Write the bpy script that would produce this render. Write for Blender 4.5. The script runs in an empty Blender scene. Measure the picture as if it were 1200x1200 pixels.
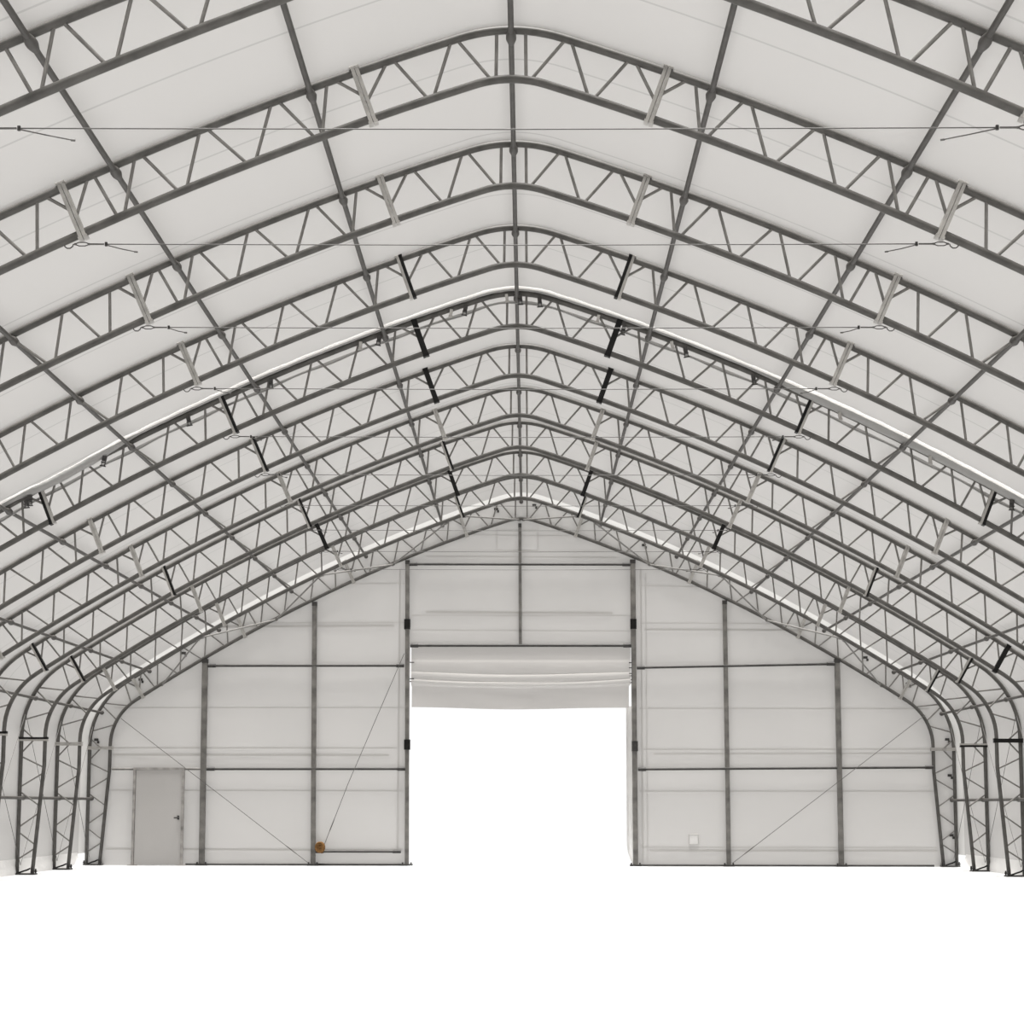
import bpy, bmesh, math, random
from mathutils import Vector, Matrix
random.seed(7)
scene = bpy.context.scene
COL = scene.collection
PI = math.pi

# ------------------------------------------------------------------ materials
def new_mat(name):
    m = bpy.data.materials.new(name); m.use_nodes = True
    nt = m.node_tree; nt.nodes.clear()
    out = nt.nodes.new('ShaderNodeOutputMaterial')
    return m, nt, out

def steel(name, col, metal=0.0, rough=0.5, var=0.25, scale=9.0, spec=0.4):
    m, nt, out = new_mat(name)
    b = nt.nodes.new('ShaderNodeBsdfPrincipled')
    tc = nt.nodes.new('ShaderNodeTexCoord')
    n = nt.nodes.new('ShaderNodeTexNoise'); n.inputs['Scale'].default_value = scale
    n.inputs['Detail'].default_value = 5
    r = nt.nodes.new('ShaderNodeValToRGB')
    r.color_ramp.elements[0].position = .3; r.color_ramp.elements[1].position = .7
    r.color_ramp.elements[0].color = [c * (1 - var) for c in col] + [1]
    r.color_ramp.elements[1].color = [c * (1 + var) for c in col] + [1]
    nt.links.new(tc.outputs['Object'], n.inputs['Vector'])
    nt.links.new(n.outputs['Fac'], r.inputs['Fac'])
    nt.links.new(r.outputs['Color'], b.inputs['Base Color'])
    b.inputs['Metallic'].default_value = metal
    b.inputs['Roughness'].default_value = rough
    b.inputs['Specular IOR Level'].default_value = spec
    nt.links.new(b.outputs['BSDF'], out.inputs['Surface'])
    return m

def fabric(name, col, open_, trans, bump=0.15, bscale=0.6, stretch=(1, 1, 1), seam=None):
    """woven tarpaulin: diffuse + a little translucency + open weave"""
    m, nt, out = new_mat(name)
    L = nt.links.new
    tc = nt.nodes.new('ShaderNodeTexCoord')
    mp = nt.nodes.new('ShaderNodeMapping'); mp.inputs['Scale'].default_value = stretch
    n = nt.nodes.new('ShaderNodeTexNoise'); n.inputs['Scale'].default_value = bscale
    n.inputs['Detail'].default_value = 4; n.inputs['Roughness'].default_value = .55
    bp = nt.nodes.new('ShaderNodeBump'); bp.inputs['Strength'].default_value = bump
    bp.inputs['Distance'].default_value = .25
    L(tc.outputs['Object'], mp.inputs['Vector']); L(mp.outputs['Vector'], n.inputs['Vector'])
    L(n.outputs['Fac'], bp.inputs['Height'])
    mix = nt.nodes.new('ShaderNodeValToRGB')
    mix.color_ramp.elements[0].position = .35; mix.color_ramp.elements[1].position = .65
    mix.color_ramp.elements[0].color = [c * .985 for c in col] + [1]
    mix.color_ramp.elements[1].color = [c * 1.01 for c in col] + [1]
    L(n.outputs['Fac'], mix.inputs['Fac'])
    colour = mix.outputs['Color']
    if seam:                                   # welded overlaps across the sheet, every few metres along its length
        first, pitch, half = seam
        sx = nt.nodes.new('ShaderNodeSeparateXYZ'); L(tc.outputs['Object'], sx.inputs[0])
        a = nt.nodes.new('ShaderNodeMath'); a.operation = 'ADD'; a.inputs[1].default_value = 20 * pitch - first + pitch / 2
        b = nt.nodes.new('ShaderNodeMath'); b.operation = 'MODULO'; b.inputs[1].default_value = pitch
        c = nt.nodes.new('ShaderNodeMath'); c.operation = 'COMPARE'; c.inputs[1].default_value = pitch / 2; c.inputs[2].default_value = half
        L(sx.outputs['Y'], a.inputs[0]); L(a.outputs[0], b.inputs[0]); L(b.outputs[0], c.inputs[0])
        mm = nt.nodes.new('ShaderNodeMix'); mm.data_type = 'RGBA'
        mm.inputs[7].default_value = [q * .80 for q in col] + [1]
        L(c.outputs[0], mm.inputs[0]); L(colour, mm.inputs[6]); colour = mm.outputs[2]
    d = nt.nodes.new('ShaderNodeBsdfDiffuse'); t = nt.nodes.new('ShaderNodeBsdfTranslucent')
    tr = nt.nodes.new('ShaderNodeBsdfTransparent')
    L(colour, d.inputs['Color']); L(colour, t.inputs['Color'])
    tr.inputs['Color'].default_value = (1, .985, .965, 1)
    L(bp.outputs['Normal'], d.inputs['Normal'])
    m1 = nt.nodes.new('ShaderNodeMixShader'); m1.inputs[0].default_value = trans
    m2 = nt.nodes.new('ShaderNodeMixShader'); m2.inputs[0].default_value = open_
    L(d.outputs[0], m1.inputs[1]); L(t.outputs[0], m1.inputs[2])
    L(m1.outputs[0], m2.inputs[1]); L(tr.outputs[0], m2.inputs[2])
    L(m2.outputs[0], out.inputs['Surface'])
    return m

M = {}
M['tube'] = steel('galvanised tube', (.088, .084, .078), .0, .5, .22, 6, .2)
M['web'] = steel('galvanised web bar', (.18, .173, .162), .0, .5, .2, 9, .2)
M['plate'] = steel('galvanised splice plate', (.33, .318, .298), .0, .5, .2, 8)
M['dark'] = steel('dark steel plate', (.008, .0075, .007), 0, .6, .3, 10, .2)  # near-black; on the splices chosen plate by plate in DARK
M['purlin'] = steel('purlin tube', (.072, .068, .063), .0, .5, .2, 5, .2)
M['post'] = steel('wall post steel', (.15, .143, .132), .0, .5, .45, 4)
M['girt'] = steel('dark girt tube', (.035, .033, .03), .0, .5, .4, 5)  # girts: tone of their shaded undersides put into this even dark colour
M['strut'] = steel('pale brace tube', (.20, .194, .184), .0, .5, .15, 6)
M['cable'] = steel('steel cable', (.10, .096, .09), .0, .5, .2, 10)
M['thin'] = steel('thin grey cord', (.10, .096, .09), .0, .6, .1, 10)
M['fit'] = steel('dark fitting', (.03, .028, .026), .0, .5, .4, 12)
M['doorleaf'] = steel('door sheet', (.45, .435, .42), .0, .5, .03, .8)
M['doorframe'] = steel('door frame zinc', (.30, .285, .27), .0, .45, .4, 5)
M['coil'] = steel('brown rope', (.20, .105, .04), 0, .9, .5, 30, .1)
M['floor'] = steel('white floor', (.345, .348, .352), 0, .9, .0, 1, 0)
FC = (.535, .522, .508); WC = (.597, .583, .567)
M['roof'] = fabric('roof tarpaulin', FC, .12, .004, .12, .35, (1, .6, 1), (2.0, 2.378, .02))
M['side'] = fabric('side tarpaulin', FC, .12, .004, .15, .5)
M['bright'] = fabric('daylit end strip', (.72, .71, .69), .12, .019, .05)  # paler and more translucent than the roof, to show daylight coming in
M['wall'] = fabric('end wall tarpaulin', WC, .12, .004, .07, .45, (.5, 1, 1.6))
M['wallseam'] = fabric('end wall seam', (.50, .487, .47), .0, .0, .0)
M['sleeve'] = fabric('white sleeve', (.34, .335, .325), .0, .0, .3, 2.0)
M['flap'] = fabric('grey flap', (.45, .44, .425), .0, .004, .1, 2.0)
M['curtain'] = fabric('door curtain', (.535, .518, .502), .08, .003, .1, 1.2, (.3, 1, 1.5))
M['skirt'] = fabric('white skirt', (.72, .71, .695), .0, .0, .2, 1.5)

# ------------------------------------------------------------------ mesh helpers
class MB:
    def __init__(self): self.v = []; self.f = []; self.sm = []
    def add(self, vs, fs, smooth):
        o = len(self.v); self.v += [tuple(x) for x in vs]
        self.f += [tuple(i + o for i in f) for f in fs]; self.sm += [smooth] * len(fs)
        return self
    def tube(self, pts, r, n=10, cap=True):
        pts = [Vector(p) for p in pts]; k = len(pts)
        rs = r if isinstance(r, (list, tuple)) else [r] * k
        T = []
        for i in range(k):
            a = pts[max(i - 1, 0)]; b = pts[min(i + 1, k - 1)]
            T.append((b - a).normalized())
        ref = Vector((0, 1, 0))
        if abs(T[0].dot(ref)) > .9: ref = Vector((0, 0, 1))
        u = (ref - T[0] * ref.dot(T[0])).normalized()
        vs = []
        for i in range(k):
            u = (u - T[i] * u.dot(T[i])).normalized(); w = T[i].cross(u)
            for j in range(n):
                a = 2 * PI * j / n
                vs.append(pts[i] + (u * math.cos(a) + w * math.sin(a)) * rs[i])
        fs = [(i * n + j, i * n + (j + 1) % n, (i + 1) * n + (j + 1) % n, (i + 1) * n + j) for i in range(k - 1) for j in range(n)]
        self.add(vs, fs, True)
        if cap:
            self.add([vs[j] for j in range(n)], [tuple(reversed(range(n)))], False)
            self.add([vs[(k - 1) * n + j] for j in range(n)], [tuple(range(n))], False)
        return self
    def box(self, c, ax, ay, az):
        """centre and three half-axis vectors"""
        c = Vector(c); ax = Vector(ax); ay = Vector(ay); az = Vector(az)
        vs = [c + ax * i + ay * j + az * k for i in (-1, 1) for j in (-1, 1) for k in (-1, 1)]
        fs = [(0, 1, 3, 2), (4, 6, 7, 5), (0, 4, 5, 1), (2, 3, 7, 6), (0, 2, 6, 4), (1, 5, 7, 3)]
        return self.add(vs, fs, False)
    def abox(self, x0, x1, y0, y1, z0, z1):
        return self.box(((x0 + x1) / 2, (y0 + y1) / 2, (z0 + z1) / 2), ((x1 - x0) / 2, 0, 0), (0, (y1 - y0) / 2, 0), (0, 0, (z1 - z0) / 2))
    def grid(self, rows, smooth=True):
        n = len(rows[0]); vs = [p for r in rows for p in r]
        fs = [(i * n + j, i * n + j + 1, (i + 1) * n + j + 1, (i + 1) * n + j) for i in range(len(rows) - 1) for j in range(n - 1)]
        return self.add(vs, fs, smooth)
    def mesh(self, name):
        me = bpy.data.meshes.new(name); me.from_pydata(self.v, [], self.f)
        me.polygons.foreach_set('use_smooth', self.sm)
        bm = bmesh.new(); bm.from_mesh(me); bmesh.ops.recalc_face_normals(bm, faces=bm.faces); bm.to_mesh(me); bm.free()
        me.update(); return me
    def build(self, name, mat, parent=None, loc=None):
        me = self.mesh(name); me.materials.append(mat)
        o = bpy.data.objects.new(name, me); COL.objects.link(o)
        if parent: o.parent = parent
        if loc is not None: o.location = loc
        return o

def thing(name, label, cat, loc=(0, 0, 0), group=None):
    o = bpy.data.objects.new(name, None); COL.objects.link(o); o.location = loc
    o.empty_display_size = .2
    return tag(o, label, cat, group)
def tag(o, label, cat, group=None):
    o['label'] = label; o['category'] = cat
    if group: o['group'] = group
    return o
def struct(o, label=None, cat=None):
    o['kind'] = 'structure'
    if label: o['label'] = label
    if cat: o['category'] = cat
    return o

# ------------------------------------------------------------------ the arch profile (half, X >= 0)
TY = [-.032, 3.471, 7.037, 10.568, 14.157, 17.746, 21.314, 24.75, 28.26, 31.71, 35.218]
A_, B_, Z0 = .3132, .01751, 8.733
D_ = .51
def zline(x): return Z0 - A_ * x - B_ * x * x
def inner_profile():
    pts = []; xf = .36; s = A_ + 2 * B_ * xf
    for i in range(7):
        x = xf * i / 6
        pts.append((x, zline(xf) + s * (xf * xf - x * x) / (2 * xf)))
    x = xf
    while x < 9.3:
        x += .35; pts.append((x, zline(x)))
    X0 = 9.66; pts.append((X0, zline(X0)))
    sl = math.atan(A_ + 2 * B_ * X0); XV = 10.26
    t = (XV - X0) / math.cos(sl); phi = PI / 2 - sl; R = t / math.tan(phi / 2)
    cx = XV - R; zv = zline(X0) - (XV - X0) * math.tan(sl) - t
    for i in range(1, 11):
        a = PI / 2 - sl - phi * i / 10
        pts.append((cx + R * math.cos(a), zv + R * math.sin(a)))
    pts.append((XV, 2.6)); pts.append((XV, 2.32)); pts.append((XV + .02, 2.1)); pts.append((10.44, .03))
    return pts
IN = inner_profile()
def offset_profile(d, zend):
    """outward offset of the inner chord down to the column, then straight down"""
    out = []
    base = [p for p in IN if p[1] > 2.5]
    for i, p in enumerate(base):
        a = base[max(i - 1, 0)]; b = base[min(i + 1, len(base) - 1)]
        tx, tz = b[0] - a[0], b[1] - a[1]
        if i == 0: tx, tz = 1, 0
        if p[1] < 3.0: tx, tz = 0, -1
        l = math.hypot(tx, tz); nx, nz = -tz / l, tx / l
        out.append((p[0] + nx * d, p[1] + nz * d))
    out.append((out[-1][0], 1.6)); out.append((out[-1][0], zend))
    return out
OUT = offset_profile(D_, .03)
def at_x(prof, x):
    for a, b in zip(prof, prof[1:]):
        if a[0] <= x <= b[0] and b[0] > a[0]:
            t = (x - a[0]) / (b[0] - a[0]); return Vector((x, 0, a[1] + (b[1] - a[1]) * t))
    return Vector((prof[-1][0], 0, prof[-1][1]))
def at_z(prof, z):
    for a, b in zip(prof, prof[1:]):
        if b[1] <= z <= a[1] and a[0] > 9:
            t = (a[1] - z) / (a[1] - b[1]); return Vector((a[0] + (b[0] - a[0]) * t, 0, z))
def T(x): return at_x(OUT, x)
def Bt(x): return at_x(IN, x)
def full(prof):
    return [Vector((-x, 0, z)) for x, z in reversed(prof)] + [Vector((x, 0, z)) for x, z in prof[1:]]

# splices: (outer chord x, inner chord x)
SPL = [(1.555, 1.385), (4.45, 4.245), (7.15, 6.96), (9.745, 9.49)]
SP = [(T(a), Bt(b)) for a, b in SPL]
def sp(i, f): return SP[i][0].lerp(SP[i][1], f)
def zz(v): return v
def oz(z): return at_z(OUT, z)
def iz(z): return at_z(IN, z)
br = (oz(2.885), iz(2.885))
WEB = [(T(.145), Bt(.15)), (Bt(.19), T(.55)), (T(.60), Bt(.775)), (Bt(.82), T(1.185)), (T(1.24), sp(0, .66))]
def panel(i, topA, vB, tops, bots, last, j):
    w = [(sp(i, .52), T(topA[0])), (T(topA[1]), Bt(vB[0]))]
    prev = vB[1]
    for (t1, t2), (b1, b2) in zip(tops, bots):
        w += [(Bt(prev), T(t1)), (T(t2), Bt(b1))]; prev = b2
    w += [(Bt(prev), T(last[0])), (T(last[1]), sp(j, .68))]
    return w
WEB += panel(0, (1.77, 1.84), (1.88, 1.94), [(2.33, 2.39), (3.04, 3.10), (3.68, 3.74)], [(2.54, 2.61), (3.22, 3.29), (3.83, 3.89)], (4.15, 4.20), 1)
WEB += panel(1, (4.63, 4.70), (4.68, 4.77), [(5.18, 5.24), (5.86, 5.91), (6.46, 6.51)], [(5.31, 5.38), (5.97, 6.04), (6.56, 6.62)], (6.88, 6.92), 2)
WEB += panel(2, (7.35, 7.415), (7.37, 7.44), [(7.88, 7.93), (8.50, 8.55), (9.08, 9.13)], [(7.95, 8.01), (8.56, 8.61), (9.12, 9.17)], (9.50, 9.54), 3)
WEB += [(sp(3, .5), T(9.90)), (T(9.94), iz(4.0)), (iz(3.94), oz(4.0)), (oz(3.94), iz(3.58)), (iz(3.47), oz(3.30)), (oz(3.12), br[0].lerp(br[1], .55)),
        (br[0].lerp(br[1], .55), oz(2.58)), (oz(2.52), iz(2.28)), (iz(2.16), oz(1.86)), (oz(1.77), iz(1.46)), (iz(1.31), oz(1.0)), (oz(.91), iz(.63)), (iz(.56), oz(.32))]

def mir(p, s): return Vector((p[0] * s, p[1], p[2]))
R_CH, R_WEB = .043, .0175

# ---- meshes shared by all eleven arches
def named(mb, name, mat):
    me = mb.mesh(name); me.materials.append(mat); return me
me_top = named(MB().tube(full(OUT), R_CH, 12), 'outer_chord', M['tube'])
me_bot = named(MB().tube(full(IN), R_CH, 12), 'inner_chord', M['tube'])
me_webs = []
for s in (-1, 1):
    for a, b in WEB:
        me_webs.append(named(MB().tube([mir(a, s), mir(b, s)], R_WEB, 8), 'web_bar', M['web']))
def splice_mb(a, b, s, k, hw=.0185):
    """one of the two bolted plates of a splice; k=-1 the ridge side, +1 the eave side"""
    a = mir(a, s); b = mir(b, s)
    d = (b - a).normalized(); t = Vector((d.z, 0, -d.x))
    if t.x * s < 0: t = -t
    c = (a + b) / 2; L = (b - a).length / 2
    mb = MB()
    mb.box(c + t * k * .021, t * hw, (0, .05, 0), d * (L + .055))
    mb.box(c + d * (L + .05) + t * k * .026, t * .022, (0, .06, 0), d * .013)
    mb.box(c - d * (L + .045) + t * k * .026, t * .022, (0, .06, 0), d * .011)
    return mb
me_spl = {}
ALLSP = SP + [br]
for s in (-1, 1):
    for i, (a, b) in enumerate(ALLSP):
        for k in (-1, 1):
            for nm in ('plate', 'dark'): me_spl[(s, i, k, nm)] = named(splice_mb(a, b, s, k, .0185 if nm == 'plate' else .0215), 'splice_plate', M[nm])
me_base = {}
for s in (-1, 1):
    mb = MB().abox(-.235, .235, -.15, .15, 0.0, .03)
    mb.box((-.16 * 1, 0, .09), (.012, 0, 0), (0, .1, 0), (0, 0, .07)).box((.16, 0, .09), (.012, 0, 0), (0, .1, 0), (0, 0, .07))
    me_base[s] = named(mb, 'base_plate', M['fit'])
me_bolt = named(MB().tube([(0, 0, .03), (0, 0, .12)], .018, 8).tube([(0, 0, .055), (0, 0, .085)], .032, 6), 'anchor_bolt', M['fit'])
me_hook = named(MB().tube([(-.13, 0, .035), (-.02, 0, .075), (.06, 0, .10), (.13, 0, .135)], .018, 8), 'anchor_strap', M['dark'])

# which splice plates are black: arch -> {(side, splice): 'both' / 'ridge' / 'eave'}
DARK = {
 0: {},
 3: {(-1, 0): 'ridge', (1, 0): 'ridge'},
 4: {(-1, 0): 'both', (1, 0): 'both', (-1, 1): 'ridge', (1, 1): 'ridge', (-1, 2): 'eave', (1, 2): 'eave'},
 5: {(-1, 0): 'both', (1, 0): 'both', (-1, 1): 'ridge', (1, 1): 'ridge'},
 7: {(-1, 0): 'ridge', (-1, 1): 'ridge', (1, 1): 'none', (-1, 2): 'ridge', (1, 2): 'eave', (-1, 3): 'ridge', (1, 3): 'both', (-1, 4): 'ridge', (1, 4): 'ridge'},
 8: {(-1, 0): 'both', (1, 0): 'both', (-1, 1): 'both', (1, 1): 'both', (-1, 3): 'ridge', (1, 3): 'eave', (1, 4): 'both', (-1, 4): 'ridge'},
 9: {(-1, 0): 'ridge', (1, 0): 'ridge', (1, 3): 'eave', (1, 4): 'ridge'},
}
TLAB = [
 'nearest arched steel truss, its peak cut off above the frame',
 'arched steel truss whose peak touches the top of the frame',
 'third arched truss from the front, with all pale splice plates',
 'fourth arched truss from the front, just before the white sleeve',
 'arched truss carrying the white fabric sleeve along its outer chord',
 'first arched truss behind the white sleeve, black splices near the peak',
 'second arched truss behind the white sleeve, with pale splices beside the peak',
 'third arched truss behind the white sleeve, black plate left of the peak',
 'third arched truss in front of the end wall, black splices on its upper slopes',
 'arched truss one bay in front of the end wall',
 'arched truss standing against the end wall, framing it',
]
def child(name, me, parent, loc=None):
    o = bpy.data.objects.new(name, me); COL.objects.link(o); o.parent = parent
    if loc is not None: o.location = loc
    return o
trusses = []
for n in range(11):
    t = thing('arched_truss', TLAB[n], 'roof truss', (0, TY[n], 0), 'arched steel trusses of the hall')
    child('outer_chord', me_top, t); child('inner_chord', me_bot, t)
    for me in me_webs: child('web_bar', me, t)
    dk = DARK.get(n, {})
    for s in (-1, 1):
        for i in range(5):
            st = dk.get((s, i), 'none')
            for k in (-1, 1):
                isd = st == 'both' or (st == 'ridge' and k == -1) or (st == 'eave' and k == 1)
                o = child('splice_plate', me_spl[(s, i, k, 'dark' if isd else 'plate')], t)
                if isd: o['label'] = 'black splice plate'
        bp = child('base_plate', me_base[s], t, (s * 10.6, 0, 0))
        for bx in (-.205, .205):
            for by in (-.11, .11): child('anchor_bolt', me_bolt, bp, (bx, by, 0))
        h = child('anchor_strap', me_hook, t, (s * 10.6, -.06, 0))
    trusses.append(t)

# ------------------------------------------------------------------ purlins
def inward(x, d):
    prof = OUT
    p = T(x); q = T(x + .02); tx, tz = q.x - p.x, q.z - p.z; l = math.hypot(tx, tz)
    return (p.x + tz / l * d, p.z - tx / l * d)
R_P = .03
OFFP = R_CH + R_P + .004
PUR = [(0.0, T(0).z - OFFP)]
for x in (2.02, 3.955, 5.83, 7.645, 9.37): PUR.append(inward(x, OFFP))
o6 = oz(3.80); o6b = oz(3.75); tx, tz = o6b.x - o6.x, o6b.z - o6.z; l = math.hypot(tx, tz)
PUR.append((o6.x + tz / l * OFFP, o6.z - tx / l * OFFP))
PUR.append((oz(1.63).x - OFFP, 1.63))
ORD = ['', 'first', 'second', 'third', 'fourth', 'fifth']
def purlin(s, i):
    x, z = PUR[i]
    if i == 0: lab = 'ridge purlin tube along the peak of the roof'
    elif i < 6: lab = '%s purlin tube down the %s roof slope from the ridge' % (ORD[i], 'left' if s < 0 else 'right')
    elif i == 6: lab = 'purlin tube along the curved %s eave knees of the arches' % ('left' if s < 0 else 'right')
    else: lab = 'horizontal rail tube at mid height along the %s side columns' % ('left' if s < 0 else 'right')
    t = thing('purlin', lab, 'purlin', (s * x, 0, z), 'lengthwise purlin tubes')
    MB().tube([(0, -3.9, 0), (0, 35.24, 0)], R_P if i < 7 else .033, 10).build('tube', M['purlin'], t)
    # sleeve with a clamp at each arch
    mb = MB().tube([(0, -.16, 0), (0, -.05, 0), (0, 0, 0), (0, .05, 0), (0, .16, 0)], [.032, .05, .055, .05, .032], 10)
    sc = R_CH + .03
    c = Vector((0, 0, 0)); n = Vector((-s * math.sin(min(PI / 2, .3 + x * .035)) if i else 0, 0, 1))
    me = named(mb, 'connector', M['purlin'])
    for y in TY: child('connector', me, t, (0, y, 0))
for i in range(8):
    for s in ((1,) if i == 0 else (-1, 1)): purlin(s, i)

# ------------------------------------------------------------------ tie cables under each arch
def cable(n):
    names = ['nearest thin steel tie cable, highest in the picture', 'second tie cable from the front, with turnbuckles at both ends',
             'third tie cable from the front, below the second', 'fourth tie cable from the front, just above the white sleeve arch ends',
             'tie cable strung across the arch that carries the white sleeve', 'tie cable on the first arch behind the white sleeve',
             'tie cable on the second arch behind the white sleeve', 'tie cable on the third arch behind the white sleeve',
             'tie cable two bays in front of the end wall', 'tie cable one bay in front of the end wall']
    x = 4.36; z = Bt(x).z - .055
    t = thing('tie_cable', names[n], 'cable', (0, TY[n], z), 'tie cables across the arches')
    MB().tube([(-x + .36, 0, 0), (0, 0, -.012), (x - .36, 0, 0)], .006, 6).build('wire', M['cable'], t)
    for s in (-1, 1):
        e = s * x
        hk = [(e + s * (.03 * math.cos(a) + .0), 0, .028 * math.sin(a)) for a in [PI * .5 - i * PI / 6 for i in range(0, 10)]]
        MB().tube([(e + s * .05, 0, .06)] + [(e + s * (.01 + .045 * math.cos(q)), 0, .045 * math.sin(q)) for q in (.5, 0, -.6, -1.2, -1.9, -2.6, -3.1)] + [(e - s * .05, 0, 0)], .007, 6).build('hook', M['cable'], t)
        mb = MB()
        a, b = e - s * .045, e - s * .20
        mb.tube([(a, 0, .0), (a * .7 + b * .3, 0, .018), (a * .3 + b * .7, 0, .018), (b, 0, 0)], .006, 6)
        mb.tube([(a, 0, .0), (a * .7 + b * .3, 0, -.018), (a * .3 + b * .7, 0, -.018), (b, 0, 0)], .006, 6)
        mb.tube([(a, 0, 0), (a * .85 + b * .15, 0, 0)], .012, 8).tube([(b, 0, 0), (b * .85 + a * .15, 0, 0)], .012, 8)
        mb.tube([(b, 0, 0), (e - s * .34, 0, 0)], .009, 6)
        mb.build('turnbuckle', M['cable'], t)
        c = e - s * .36
        MB().box((c, 0, 0), (.012, 0, 0), (0, .012, 0), (0, 0, .02)).build('cable_clamp', M['fit'], t)
        ln = (.45, .30, .2, .2, .15, .12, .12, .1, .1, .1)[n]
        MB().tube([(c, 0, -.008), (c - s * ln * .5, 0, -.03 - ln * .06), (c - s * ln, 0, -.03 - ln * .16)], .006, 6).tube([(c - s * (ln - .02), 0, -.03 - ln * .155), (c - s * (ln + .015), 0, -.03 - ln * .165)], .010, 6).build('cable_tail', M['cable'], t)
for n in range(10): cable(n)

# ------------------------------------------------------------------ cross cables in the side bays
for bay, y0, y1 in (('third', TY[7], TY[8]), ('second', TY[8], TY[9]), ('last', TY[9], TY[10])):
    for s in (-1, 1):
        for up in (0, 1):
            a, b = (y0, y1) if up else (y1, y0)
            sd = 'left' if s < 0 else 'right'
            pos = {'third': 'third bay from the end wall', 'second': 'second bay from the end wall', 'last': 'bay next to the end wall'}[bay]
            x = 10.70
            o = MB().tube([(s * (x - .0), a, .2), (s * (x + .02 if False else x), b, 3.45)], .006, 5).build('bracing_cable', M['cable'])
            tag(o, 'thin %s-side bracing cable, %s, %s the end wall' % (sd, pos, 'rising towards' if up else 'falling towards'), 'cable', 'cross cables in the side bays')

# ------------------------------------------------------------------ zigzag struts in the end bay
Y9, Y10 = TY[9], TY[10]
Z9 = [(1.33, 1.33), (1.75, 1.75), (4.68, 4.74), (7.50, 7.60)]
segs = [((0.06, 10), (1.33, 9)), ((1.75, 9), (3.22, 10)), ((3.24, 10), (4.68, 9)), ((4.73, 9), (6.14, 10)), ((6.18, 10), (7.48, 9)), ((7.54, 9), (8.98, 10))]
for s in (-1, 1):
    for i, (a, b) in enumerate(segs):
        P = []
        for x, n in (a, b):
            p = Bt(x); P.append(Vector((s * x, (Y9 + .05) if n == 9 else (Y10 - .05), p.z - .035)))
        t = thing('brace_strut', '%s pale zigzag brace strut %s of the peak, before the end wall' % (['first', 'second', 'third', 'fourth', 'fifth', 'sixth'][i], 'left' if s < 0 else 'right'), 'brace', P[0], 'zigzag brace struts before the end wall')
        d = P[1] - P[0]; u = d.normalized()
        MB().tube([(0, 0, 0), d], .021, 8).build('tube', M['strut'], t)
        for q in (Vector(), d):
            MB().box(q, u * .07, u.cross(Vector((0, 0, 1))).normalized() * .012, (0, 0, .035)).build('end_plate', M['strut'], t)

# ------------------------------------------------------------------ fabric cover
COVER_D = D_ + R_CH + .008
COV = offset_profile(COVER_D, .0)
def dens(prof, step=.35):
    out = [prof[0]]
    for a, b in zip(prof, prof[1:]):
        k = max(1, int(math.hypot(b[0] - a[0], b[1] - a[1]) / step))
        for i in range(1, k + 1): out.append((a[0] + (b[0] - a[0]) * i / k, a[1] + (b[1] - a[1]) * i / k))
    return out
COVD = dens(COV)
YS = [-18.0, -12, -6, -3] + TY[:10] + [34.5]
def ysub(ys, k=4):
    o = [ys[0]]
    for a, b in zip(ys, ys[1:]): o += [a + (b - a) * i / k for i in range(1, k + 1)]
    return o
YG = ysub(YS)
def sag(x, z, y):
    """slight inward billow of the sheet between two arches"""
    for a, b in zip(YS, YS[1:]):
        if a <= y <= b:
            t = (y - a) / (b - a); return .02 * math.sin(PI * t)
    return 0
def split(p, hi):   # the roof part / the side part of the cover
    ZS = 3.35
    return [q for q in p if (q[1] >= ZS if hi else q[1] <= ZS)]
hi = split(COVD, True); lo = split(COVD, False); lo = [hi[-1]] + lo
full_hi = [(-x, z) for x, z in reversed(hi)] + hi[1:]
def sheet(prof, ys, off=0.0):
    rows = []
    for y in ys:
        row = []
        for x, z in prof:
            g = sag(x, z, y) + off; nx = min(1, abs(x) / 10.8)
            sx = -1 if x < 0 else 1
            row.append((x - sx * g * nx, y, z - g * (1 - nx * .6) if z > 3 else z))
        rows.append(row)
    return MB().grid(rows)
struct(sheet(full_hi, YG).build('ceiling', M['roof']), 'grey white fabric roof cover stretched over the arched trusses', 'roof')
for s, nm in ((-1, 'wall_left'), (1, 'wall_right')):
    lo2 = [(s * x, z) for x, z in lo if z >= .32] + [(s * lo[-1][0], .30)]
    struct(sheet(lo2, YG).build(nm, M['side']), 'pale fabric side wall behind the %s columns' % ('left' if s < 0 else 'right'), 'wall')
# last strip of the cover, daylight at the end wall put into its colour
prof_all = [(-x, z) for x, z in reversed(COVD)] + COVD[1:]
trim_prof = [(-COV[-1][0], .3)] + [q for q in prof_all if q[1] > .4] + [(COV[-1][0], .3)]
struct(MB().grid([[(x, y, z) for x, z in trim_prof] for y in (34.5, 34.9, 35.34)]).build('trim_1', M['bright']), 'last cover strip, lightened for daylight, where roof cover meets the end wall', 'trim')
# skirts along the foot of the side walls
for k, s in ((2, -1), (3, 1)):
    rows = []
    ys = ysub([-18, -6, 0, 6, 12, 18, 24, 28, 31, 33, 34.3], 3)
    for y in ys:
        e = max(0, (y - 33.4) / .9); lift = .22 * e * e
        r = random.uniform(-.012, .012)
        rows.append([(s * 10.80, y, .33), (s * (10.795 - r), y, .22 + lift * .3), (s * (10.78 + r), y, .10 + lift * .6), (s * 10.765, y, .0 + lift)])
    struct(MB().grid(rows).build('trim_%d' % k, M['skirt']), 'white fabric skirt along the foot of the %s wall' % ('left' if s < 0 else 'right'), 'skirt')

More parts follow.
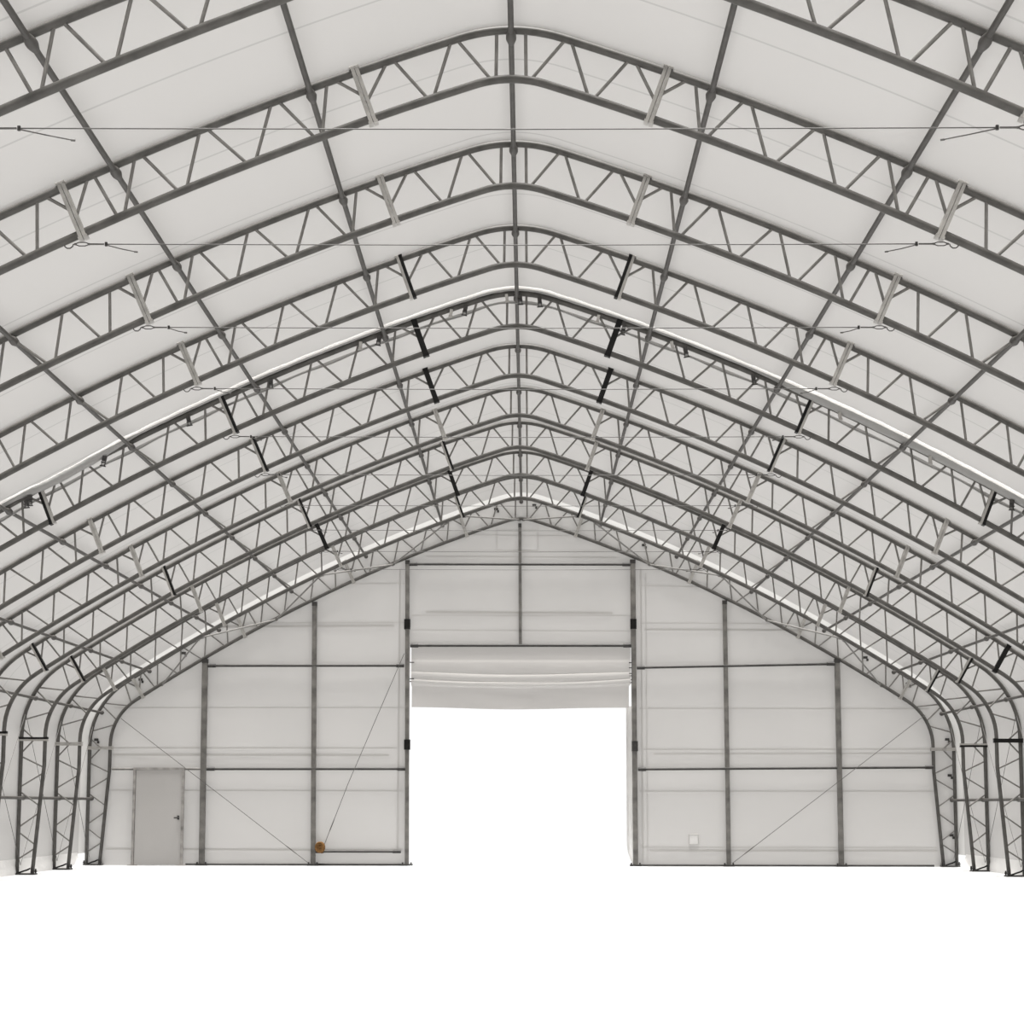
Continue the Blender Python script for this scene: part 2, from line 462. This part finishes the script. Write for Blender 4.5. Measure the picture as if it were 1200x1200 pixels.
# ------------------------------------------------------------------ end wall
YW = Y10 + .075
def zcov(x): return at_x(COV, abs(x)).z if abs(x) < 9.8 else None
def edge_x(z):
    if z < 3.0: return COV[-1][0] - .012
    return None
wall = MB()
COVS = [p for p in COVD]
xs = []
def wall_col(x0, x1, zb0, zb1, n=1):
    pass
# main field between x = -9.9 .. 9.9 in columns, the knees as fans
def ztop(x):
    x = abs(x)
    p = [q for q in COVD]
    for a, b in zip(p, p[1:]):
        if a[0] <= x <= b[0] and b[0] > a[0] + 1e-9:
            return a[1] + (b[1] - a[1]) * (x - a[0]) / (b[0] - a[0]) - .012
    return 3.0
XD = 2.79
def cols(x0, x1, k): return [x0 + (x1 - x0) * i / k for i in range(k + 1)]
def wob(x, z): return .012 * math.sin(x * 2.1 + z * 1.3) * math.sin(z * 1.7)
def field(xa, zbot):
    rows = []
    for x in xa:
        zt = ztop(x); rows.append([(x, YW + wob(x, zbot + (zt - zbot) * j / 16) * (0 < j < 16), zbot + (zt - zbot) * j / 16) for j in range(17)])
    wall.grid(rows)
XE = COV[-1][0] - .012
kx = sorted(set([q[0] - .0 for q in COVD if 9.0 < q[0] < XE] + [XE]))
for s in (-1, 1):
    field([s * x for x in cols(XD, 9.0, 18)] + [s * x for x in kx], 0.0)
field(cols(-XD, XD, 16), 5.44)
wo = struct(wall.build('wall_back', M['wall']), 'grey white fabric end wall with horizontal sewn seams', 'wall')
sm = MB()
def hseam(x0, x1, z0, z1, h=.03):
    sm.grid([[(x0 + (x1 - x0) * i / 8, YW - .022 - .003 * math.sin(i * 2), z0 + (z1 - z0) * i / 8 + dz) for dz in (-h / 2, h / 2)] for i in range(9)])
for z, x0, x1, h in ((3.89, -10.2, -2.9, .02), (3.89, 2.95, 10.2, .02), (2.89, -10.3, -3.1, .025), (2.72, -10.2, -3.3, .05), (2.87, 3.05, 10.3, .025), (2.76, 3.3, 10.3, .03),
                     (1.84, -10.3, -2.95, .02), (1.84, 2.95, 10.3, .02), (.40, -10.3, -2.95, .045), (.38, 3.2, 10.3, .05), (.46, 3.0, 10.3, .02),
                     (5.93, -7.6, -3.2, .05), (6.02, -7.0, -2.95, .02), (5.87, 3.1, 7.2, .04), (6.03, 3.0, 7.1, .015), (7.02, -4.6, -2.95, .015), (6.98, 2.95, 4.5, .015),
                     (6.22, -2.75, 2.75, .018), (6.30, -2.4, 2.3, .05), (5.85, -2.75, 2.75, .015), (7.72, -2.4, 2.4, .02), (7.83, -2.1, 2.1, .015), (8.27, -1.2, 1.2, .015)):
    hseam(x0, x1, z, z + random.uniform(-.03, .03), h)
def vseam(x, z0, z1, h=.025):
    sm.grid([[(x + dx, YW - .024, z) for dx in (-h / 2, h / 2)] for z in (z0, (z0 + z1) / 2, z1)])
vseam(-3.06, .3, 7.4, .03); vseam(3.02, .1, 7.4, .03); vseam(3.14, .1, 7.3, .015)
vseam(-.62, 7.9, 8.45, .015); vseam(.42, 7.9, 8.45, .015); hseam(-.62, .42, 7.88, 7.87, .015); hseam(-.6, .4, 8.4, 8.4, .012)
sm.build('seam', M['wallseam'], wo)
# dark cable sewn in the foot of the end wall
for s, lab in ((-1, 'thin dark rail at the foot of the end wall, left of the opening'), (1, 'thin dark rail at the foot of the end wall, right of the opening')):
    tag(MB().tube([(s * (2.86 if s > 0 else 2.86), Y10 - .04, .03), (s * (10.2 if s > 0 else 8.30), Y10 - .04, .03)], .026, 8).build('foot_rail', M['girt']), lab, 'rail', 'foot rails of the end wall')

# wall posts (square tubes)
def post(x0, z1, x1, w, label, base=True, mat='post', z0=0.0, cap=True):
    t = thing('wall_post', label, 'post', (x0, Y10, z0), 'posts of the end wall')
    dx = x1 - x0
    mb = MB(); h = w / 2; b = .012
    ring = [(h, h - b), (h - b, h), (-h + b, h), (-h, h - b), (-h, -h + b), (-h + b, -h), (h - b, -h), (h, -h + b)]
    n = 8; vs = []
    for z, ox in ((.02, 0), (z1 - z0, dx)): vs += [(x + ox, y, z) for x, y in ring]
    mb.add(vs, [(j, (j + 1) % n, n + (j + 1) % n, n + j) for j in range(n)] + [tuple(range(n)), tuple(range(n, 2 * n))], False)
    mb.build('post', M[mat], t)
    if base:
        MB().abox(-.14, .14, -.12, .12, 0, .045).build('base_plate', M['fit'], t)
        for q in (-.105, .105): MB().tube([(q, -.07, .02), (q, -.07, .085)], .022, 6).build('anchor_bolt', M['fit'], t)
    if cap:
        MB().box((dx, 0, z1 - z0 + .0), (w * .55, 0, 0), (0, w * .55, 0), (0, 0, .05)).build('top_bracket', M['fit'], t)
    return t
post(-7.905, 5.06, -7.935, .135, 'grey end wall post, furthest left, beside the personnel door')
post(-5.145, 6.5, -5.205, .115, 'grey end wall post midway between personnel door and opening')
pl = post(-2.82, 7.56, -2.875, .10, 'left post of the large opening in the end wall', cap=True)
pr = post(2.835, 7.58, 2.815, .125, 'right post of the large opening in the end wall')
post(5.14, 6.55, 5.12, .105, 'grey end wall post right of the opening, nearest to it')
post(7.92, 5.08, 7.915, .125, 'grey end wall post furthest right in the end wall')
post(-.02, 8.50, -.035, .075, 'slim short post from the arch peak down to the opening header', base=False, z0=5.47)
# black clamps on the opening posts
for p, z, xo, m in ((pl, 5.99, -.045, 'dark'), (pl, 2.98, -.02, 'dark'), (pr, 6.0, -.015, 'dark'), (pr, 2.95, 0, 'fit')):
    w = .075
    MB().box((xo, -.01, z), (w, 0, 0), (0, .075, 0), (0, 0, .125)).build('clamp', M[m], p)

# girts
def girt(a, b, label, r=.032, ends=True, y=None, mat='girt'):
    y = Y10 - .03 if y is None else y
    t = thing('wall_girt', label, 'girt', (a[0], y, a[1]), 'horizontal girts of the end wall')
    d = (b[0] - a[0], 0, b[1] - a[1])
    MB().tube([(0, 0, 0), d], r, 8).build('tube', M[mat], t)
    if ends:
        for q, s in (((0, 0, 0), 1), (d, -1)):
            MB().tube([(q[0] + s * .0, 0, q[2]), (q[0] + s * .2, 0, q[2])], r * 1.45, 8).build('end_sleeve', M['fit'], t)
girt((-7.86, 4.94), (-2.93, 4.95), 'upper dark girt between the two left posts and the opening')
girt((2.90, 4.905), (7.85, 5.005), 'upper dark girt right of the opening')
girt((-7.83, 2.37), (-2.88, 2.38), 'lower dark girt from the furthest left post to the opening')
girt((-10.2, 2.365), (-7.98, 2.37), 'short pale girt above the personnel door', mat='post', r=.03, ends=False)
girt((2.91, 2.38), (10.24, 2.44), 'lower dark girt from the opening to the right column')
girt((-2.82, 7.51), (2.75, 7.505), 'top dark girt across the opening, below the peak')
girt((-2.78, 5.455), (2.76, 5.46), 'dark header tube directly above the rolled door curtain', r=.035)
girt((-5.08, .345), (-2.97, .346), 'short low girt near the ground, left of the opening', r=.028)

# cords on the end wall
def cord(pts, label, mat='thin', r=.008):
    t = thing('guy_wire', label, 'cord', pts[0])
    o = Vector(pts[0])
    MB().tube([Vector(p) - o for p in pts], r, 6).build('wire', M[mat], t)
    d = (Vector(pts[1]) - o).normalized()
    MB().tube([d * .35, d * .42, d * .62, d * .70], [.008, .013, .013, .008], 8).build('turnbuckle', M['cable'], t)
cord([(-5.27, Y10 - .09, .08), (-10.0, Y10 - .07, 3.62)], 'thin diagonal cable from left arch knee to the post foot')
cord([(5.22, Y10 - .09, .08), (10.07, Y10 - .07, 3.73)], 'thin diagonal cable from right arch knee to the post foot')
cord([(-4.87, Y10 - .09, .50), (-4.30, Y10 - .085, 2.0), (-2.93, Y10 - .08, 5.25)], 'thin slanting rope left of the opening, above the brown coil')
cz = MB()
for k in range(4):
    R = .105 - .012 * (k % 2); yy = -.03 + k * .02
    cz.tube([(R * math.cos(a) * .92 + .01 * k, yy, R * 1.15 * math.sin(a)) for a in [2 * PI * i / 20 for i in range(21)]], .022, 7)
for R, yy in ((.07, -.02), (.045, .0), (.02, -.01)):
    cz.tube([(R * math.cos(a), yy, R * 1.15 * math.sin(a)) for a in [2 * PI * i / 16 for i in range(17)]], .02, 7)
t = thing('rope_coil', 'small brown rope coil hanging beside the post near the ground', 'rope', (-4.975, Y10 - .12, .45))
cz.build('coil', M['coil'], t)
MB().tube([(.0, .0, .12), (.03, 0, -.02), (.06, 0, -.15)], .02, 7).build('rope_end', M['coil'], t)

# small square patch on the end wall
t = thing('vent_flap', 'small square white patch low on the end wall, right of opening', 'patch', (4.28, YW - .03, .66))
MB().box((0, 0, 0), (.105, 0, 0), (0, .006, 0), (0, 0, .115)).build('panel', M['skirt'], t)
mb = MB()
for a, b in (((-.11, -.12), (.11, -.12)), ((.11, -.12), (.11, .12)), ((.11, .12), (-.11, .12)), ((-.11, .12), (-.11, -.12))):
    mb.tube([(a[0], -.006, a[1]), (b[0], -.006, b[1])], .008, 5)
mb.build('border', M['wallseam'], t)

# ------------------------------------------------------------------ rolled fabric door curtain
t = thing('door_curtain', 'pale fabric door curtain bunched in folds above the opening', 'curtain', (0, Y10 - .02, 0))
def curtain_rows():
    sec = [(0, 5.43), (0, 5.25), (-.01, 5.12)]
    n = 8
    for (za, zb, dep) in ((5.08, 4.80, .026), (4.80, 4.64, .040), (4.64, 4.50, .045)):
        for i in range(n + 1):
            a = PI * i / n
            sec.append((-.015 - dep * math.sin(a), (za + zb) / 2 + (za - zb) / 2 * math.cos(a)))
    sec += [(-.0, 4.47), (0, 4.2), (0, 3.905)]
    rows = []
    NX = 44
    for i in range(NX + 1):
        u = i / NX; x = -2.755 + u * 5.50; sg = 4 * u * (1 - u)
        row = []
        for j, (yy, z) in enumerate(sec):
            w = max(0, min(1, (5.1 - z) / .45)); hang = 1 if z > 4.45 else .35
            f = .5 + .5 * sg
            dz = -.10 * sg * w * hang + .012 * math.sin(u * 9 + j) * w - (.04 * (1 - sg) * (z < 4.5) * (z > 4.4))
            lx = x
            if z < 4.5: lx = -2.735 + u * 5.43
            row.append((lx, yy * (.55 + .45 * f) + .012 * math.sin(u * 14 + z * 6) * (z < 4.5), z + dz))
        rows.append(row)
    return rows
MB().grid(curtain_rows()).build('fabric', M['curtain'], t)
for z in (5.03, 4.9, 4.76, 4.7, 4.6, 4.53):
    MB().tube([(2.70, -.03, z), (2.79, -.03, z)], .014, 6).build('slide_hook', M['fit'], t)
for z in (5.03, 4.62, 4.55):
    MB().tube([(-2.79, -.03, z), (-2.68, -.03, z)], .014, 6).build('slide_hook', M['fit'], t)
# fabric strip along the right side of the opening
rows = []
for i in range(25):
    z = .02 + 3.93 * i / 24; c = max(0, (.55 - z) / .55)
    rows.append([(2.63 + .17 * c * c + .16 * j / 4, Y10 + .15 + .02 * math.sin(j * 1.6), z) for j in range(5)])
tag(MB().grid(rows).build('side_flap', M['skirt']), 'narrow pale fabric flap hanging down the right edge of the opening', 'flap')

# ------------------------------------------------------------------ personnel door
t = struct(thing('door_1', 'grey personnel door with pale metal frame at the left corner', 'door', (-9.0, Y10 - .07, 0)))
for nm, x in (('frame_post', -.615), ('frame_post', .60)):
    MB().abox(x - .03, x + .03, -.05, .05, .02, 2.36).build(nm, M['doorframe'], t)
    MB().abox(x - .11, x + .11, -.08, .08, 0, .02).build('base_plate', M['doorframe'], t)
MB().abox(-.645, .63, -.04, .04, 2.34, 2.40).build('frame_head', M['doorframe'], t)
lf = MB().abox(-.575, .565, -.02, .02, .03, 2.325).build('leaf', M['doorleaf'], t)
MB().tube([(.50, -.02, 1.17), (.50, -.075, 1.17)], .02, 8).tube([(.52, -.08, 1.17), (.40, -.08, 1.165)], .017, 8).build('handle', M['fit'], lf)
MB().abox(.475, .525, -.028, -.02, 1.12, 1.22).build('lock_plate', M['fit'], lf)

# ------------------------------------------------------------------ white fabric sleeve on the fifth arch
Y4 = TY[4]
t = thing('fabric_sleeve', 'white fabric sleeve strapped along the outer chord of one arch', 'fabric sleeve', (0, Y4, 0))
def off_pt(x, d, dy):
    ax = abs(x); s = -1 if x < 0 else 1
    p = T(ax); q = T(ax + .02); tx, tz = q.x - p.x, q.z - p.z; l = math.hypot(tx, tz)
    if ax < .25: tx, tz, l = 1, -.33 * ax / .6, 1
    return Vector((s * (p.x - tz / l * d), dy, p.z + tx / l * d))
def sm_step(a, b, x):
    k = max(0, min(1, (x - a) / (b - a))); return k * k * (3 - 2 * k)
pts = []; rad = []
N = 150
for i in range(N + 1):
    x = -9.2 + 18.4 * i / N
    if x < 0:
        k = sm_step(5.5, 6.35, -x) - sm_step(7.1, 7.5, -x) * .6
        d = .066 - .051 * k + .02 * math.sin(x * 3) * k; r = .036 + .034 * k
    else:
        k = sm_step(3.4, 4.6, x); d = .064 - .027 * k; r = .036 + .042 * k
    pts.append(off_pt(x, d, -.055)); rad.append(r + .004 * math.sin(i * 1.7))
MB().tube(pts, rad, 10).build('roll', M['sleeve'], t)
rows = [[], []]
for i in range(121):
    x = -8.6 + 17.2 * i / 120
    rows[0].append(off_pt(x, -.092, .06)); rows[1].append(off_pt(x, -.13 + .012 * math.sin(i * .9), .075))
fl = MB().grid(rows)
fl.build('edge_flap', M['flap'], t)
rows = [[], []]
MB().tube([off_pt(-8.6 + 17.2 * i / 120, -.125 + .012 * math.sin(i * .9), .075) for i in range(121)], .012, 6).build('hem_cord', M['sleeve'], t)
bk = MB().box((0, 0, -.04), (.03, 0, 0), (0, .03, 0), (0, 0, .04)).box((0, -.01, -.10), (.034, 0, 0), (0, .03, 0), (0, 0, .008)).box((0, -.01, -.155), (.045, 0, 0), (0, .02, 0), (0, 0, .007))
bk.box((-.025, 0, -.12), (.005, 0, 0), (0, .01, 0), (0, 0, .035)).box((.025, 0, -.12), (.005, 0, 0), (0, .01, 0), (0, 0, .035))
me_bk = named(bk, 'ratchet_buckle', M['fit'])
me_bk2 = named(MB().box((0, 0, -.04), (.022, 0, 0), (0, .03, 0), (0, 0, .05)).box((0, -.01, -.1), (.028, 0, 0), (0, .02, 0), (0, 0, .014)), 'ratchet_buckle', M['plate'])
for x, kind in ((-7.36, 0), (-7.30, 0), (-6.19, 0), (-4.96, 0), (-3.72, 0), (-2.37, 1), (-2.08, 0), (-1.0, 1), (-.78, 0), (-.16, 1), (.05, 0), (.35, 0), (1.25, 1), (1.64, 0), (2.35, 1), (2.55, 0), (3.57, 0), (4.86, 1), (6.2, 1), (7.4, 0)):
    o = child('ratchet_buckle', me_bk if kind == 0 else me_bk2, t); o.location = off_pt(x, -.035, -.075); o.rotation_euler = (0, random.uniform(-.25, .25), 0)

# small buckles lacing the end wall to the last arch
ties = [(-.68, 'left', 'nearest the peak'), (.36, 'right', 'nearest the peak'), (-8.55, 'left', 'second from the knee'), (-9.62, 'left', 'just above the knee'),
        (3.15, 'right', 'beside the opening'), (8.7, 'right', 'second from the knee'), (9.75, 'right', 'just above the knee')]
me_tb = named(MB().box((0, 0, 0), (.05, 0, 0), (0, .025, 0), (0, 0, .03)).box((.05, 0, -.06), (.025, 0, 0), (0, .02, 0), (0, 0, .03)), 'tie_buckle', M['fit'])
def tie(loc, lab):
    o = bpy.data.objects.new('tie_buckle', me_tb); COL.objects.link(o); o.location = loc
    tag(o, lab, 'buckle', 'tie buckles of the end wall')
for x, sd, w in ties:
    p = off_pt(x, -.13, 0); tie((p.x, Y10 + .03, p.z), 'small dark tie buckle on the %s half of the last arch, %s' % (sd, w))
for x, z, lab in ((-10.62, 3.09, 'on the left column below the knee'), (10.62, 3.13, 'on the right column, topmost'), (10.66, 2.24, 'on the right column, in the middle'), (10.66, .77, 'on the right column, lowest')):
    tie((x, Y10 + .03, z), 'small dark tie buckle %s, against the end wall' % lab)

# ------------------------------------------------------------------ floor
fo = MB().abox(-10.92, 10.92, -19, YW + .05, -.10, 0.0).build('floor', M['floor'])
struct(fo, 'plain white floor of the hall', 'floor')

# ------------------------------------------------------------------ light
w = bpy.data.worlds.new('overcast'); scene.world = w; w.use_nodes = True
bg = w.node_tree.nodes['Background']; bg.inputs[0].default_value = (1, 1, 1, 1); bg.inputs[1].default_value = 1.05
sun = bpy.data.lights.new('sun', 'SUN'); sun.energy = 82; sun.angle = math.radians(30); sun.color = (1, .995, .985)
so = bpy.data.objects.new('sun', sun); COL.objects.link(so); so.location = (0, 10, 30); so.rotation_euler = (0, 0, 0)

# ------------------------------------------------------------------ camera
cam = bpy.data.cameras.new('camera'); cam.lens = 72; cam.sensor_width = 36; cam.clip_end = 500
co = bpy.data.objects.new('camera', cam); COL.objects.link(co)
R = Matrix(((0.9999687990673748, -0.0006505470274540362, 0.007872590445158712), (0.007701309646893803, -0.14151174075449824, -0.9899066203730301), (0.0017580447874823851, 0.989936363620004, -0.14150231539211097)))
co.matrix_world = Matrix.Translation((.17333, -16.16715, 1.5)) @ R.to_4x4()
scene.camera = co
vs = scene.view_settings
vs.view_transform = 'Standard'; vs.look = 'None'; vs.gamma = 1; vs.exposure = 0; vs.use_curve_mapping = False
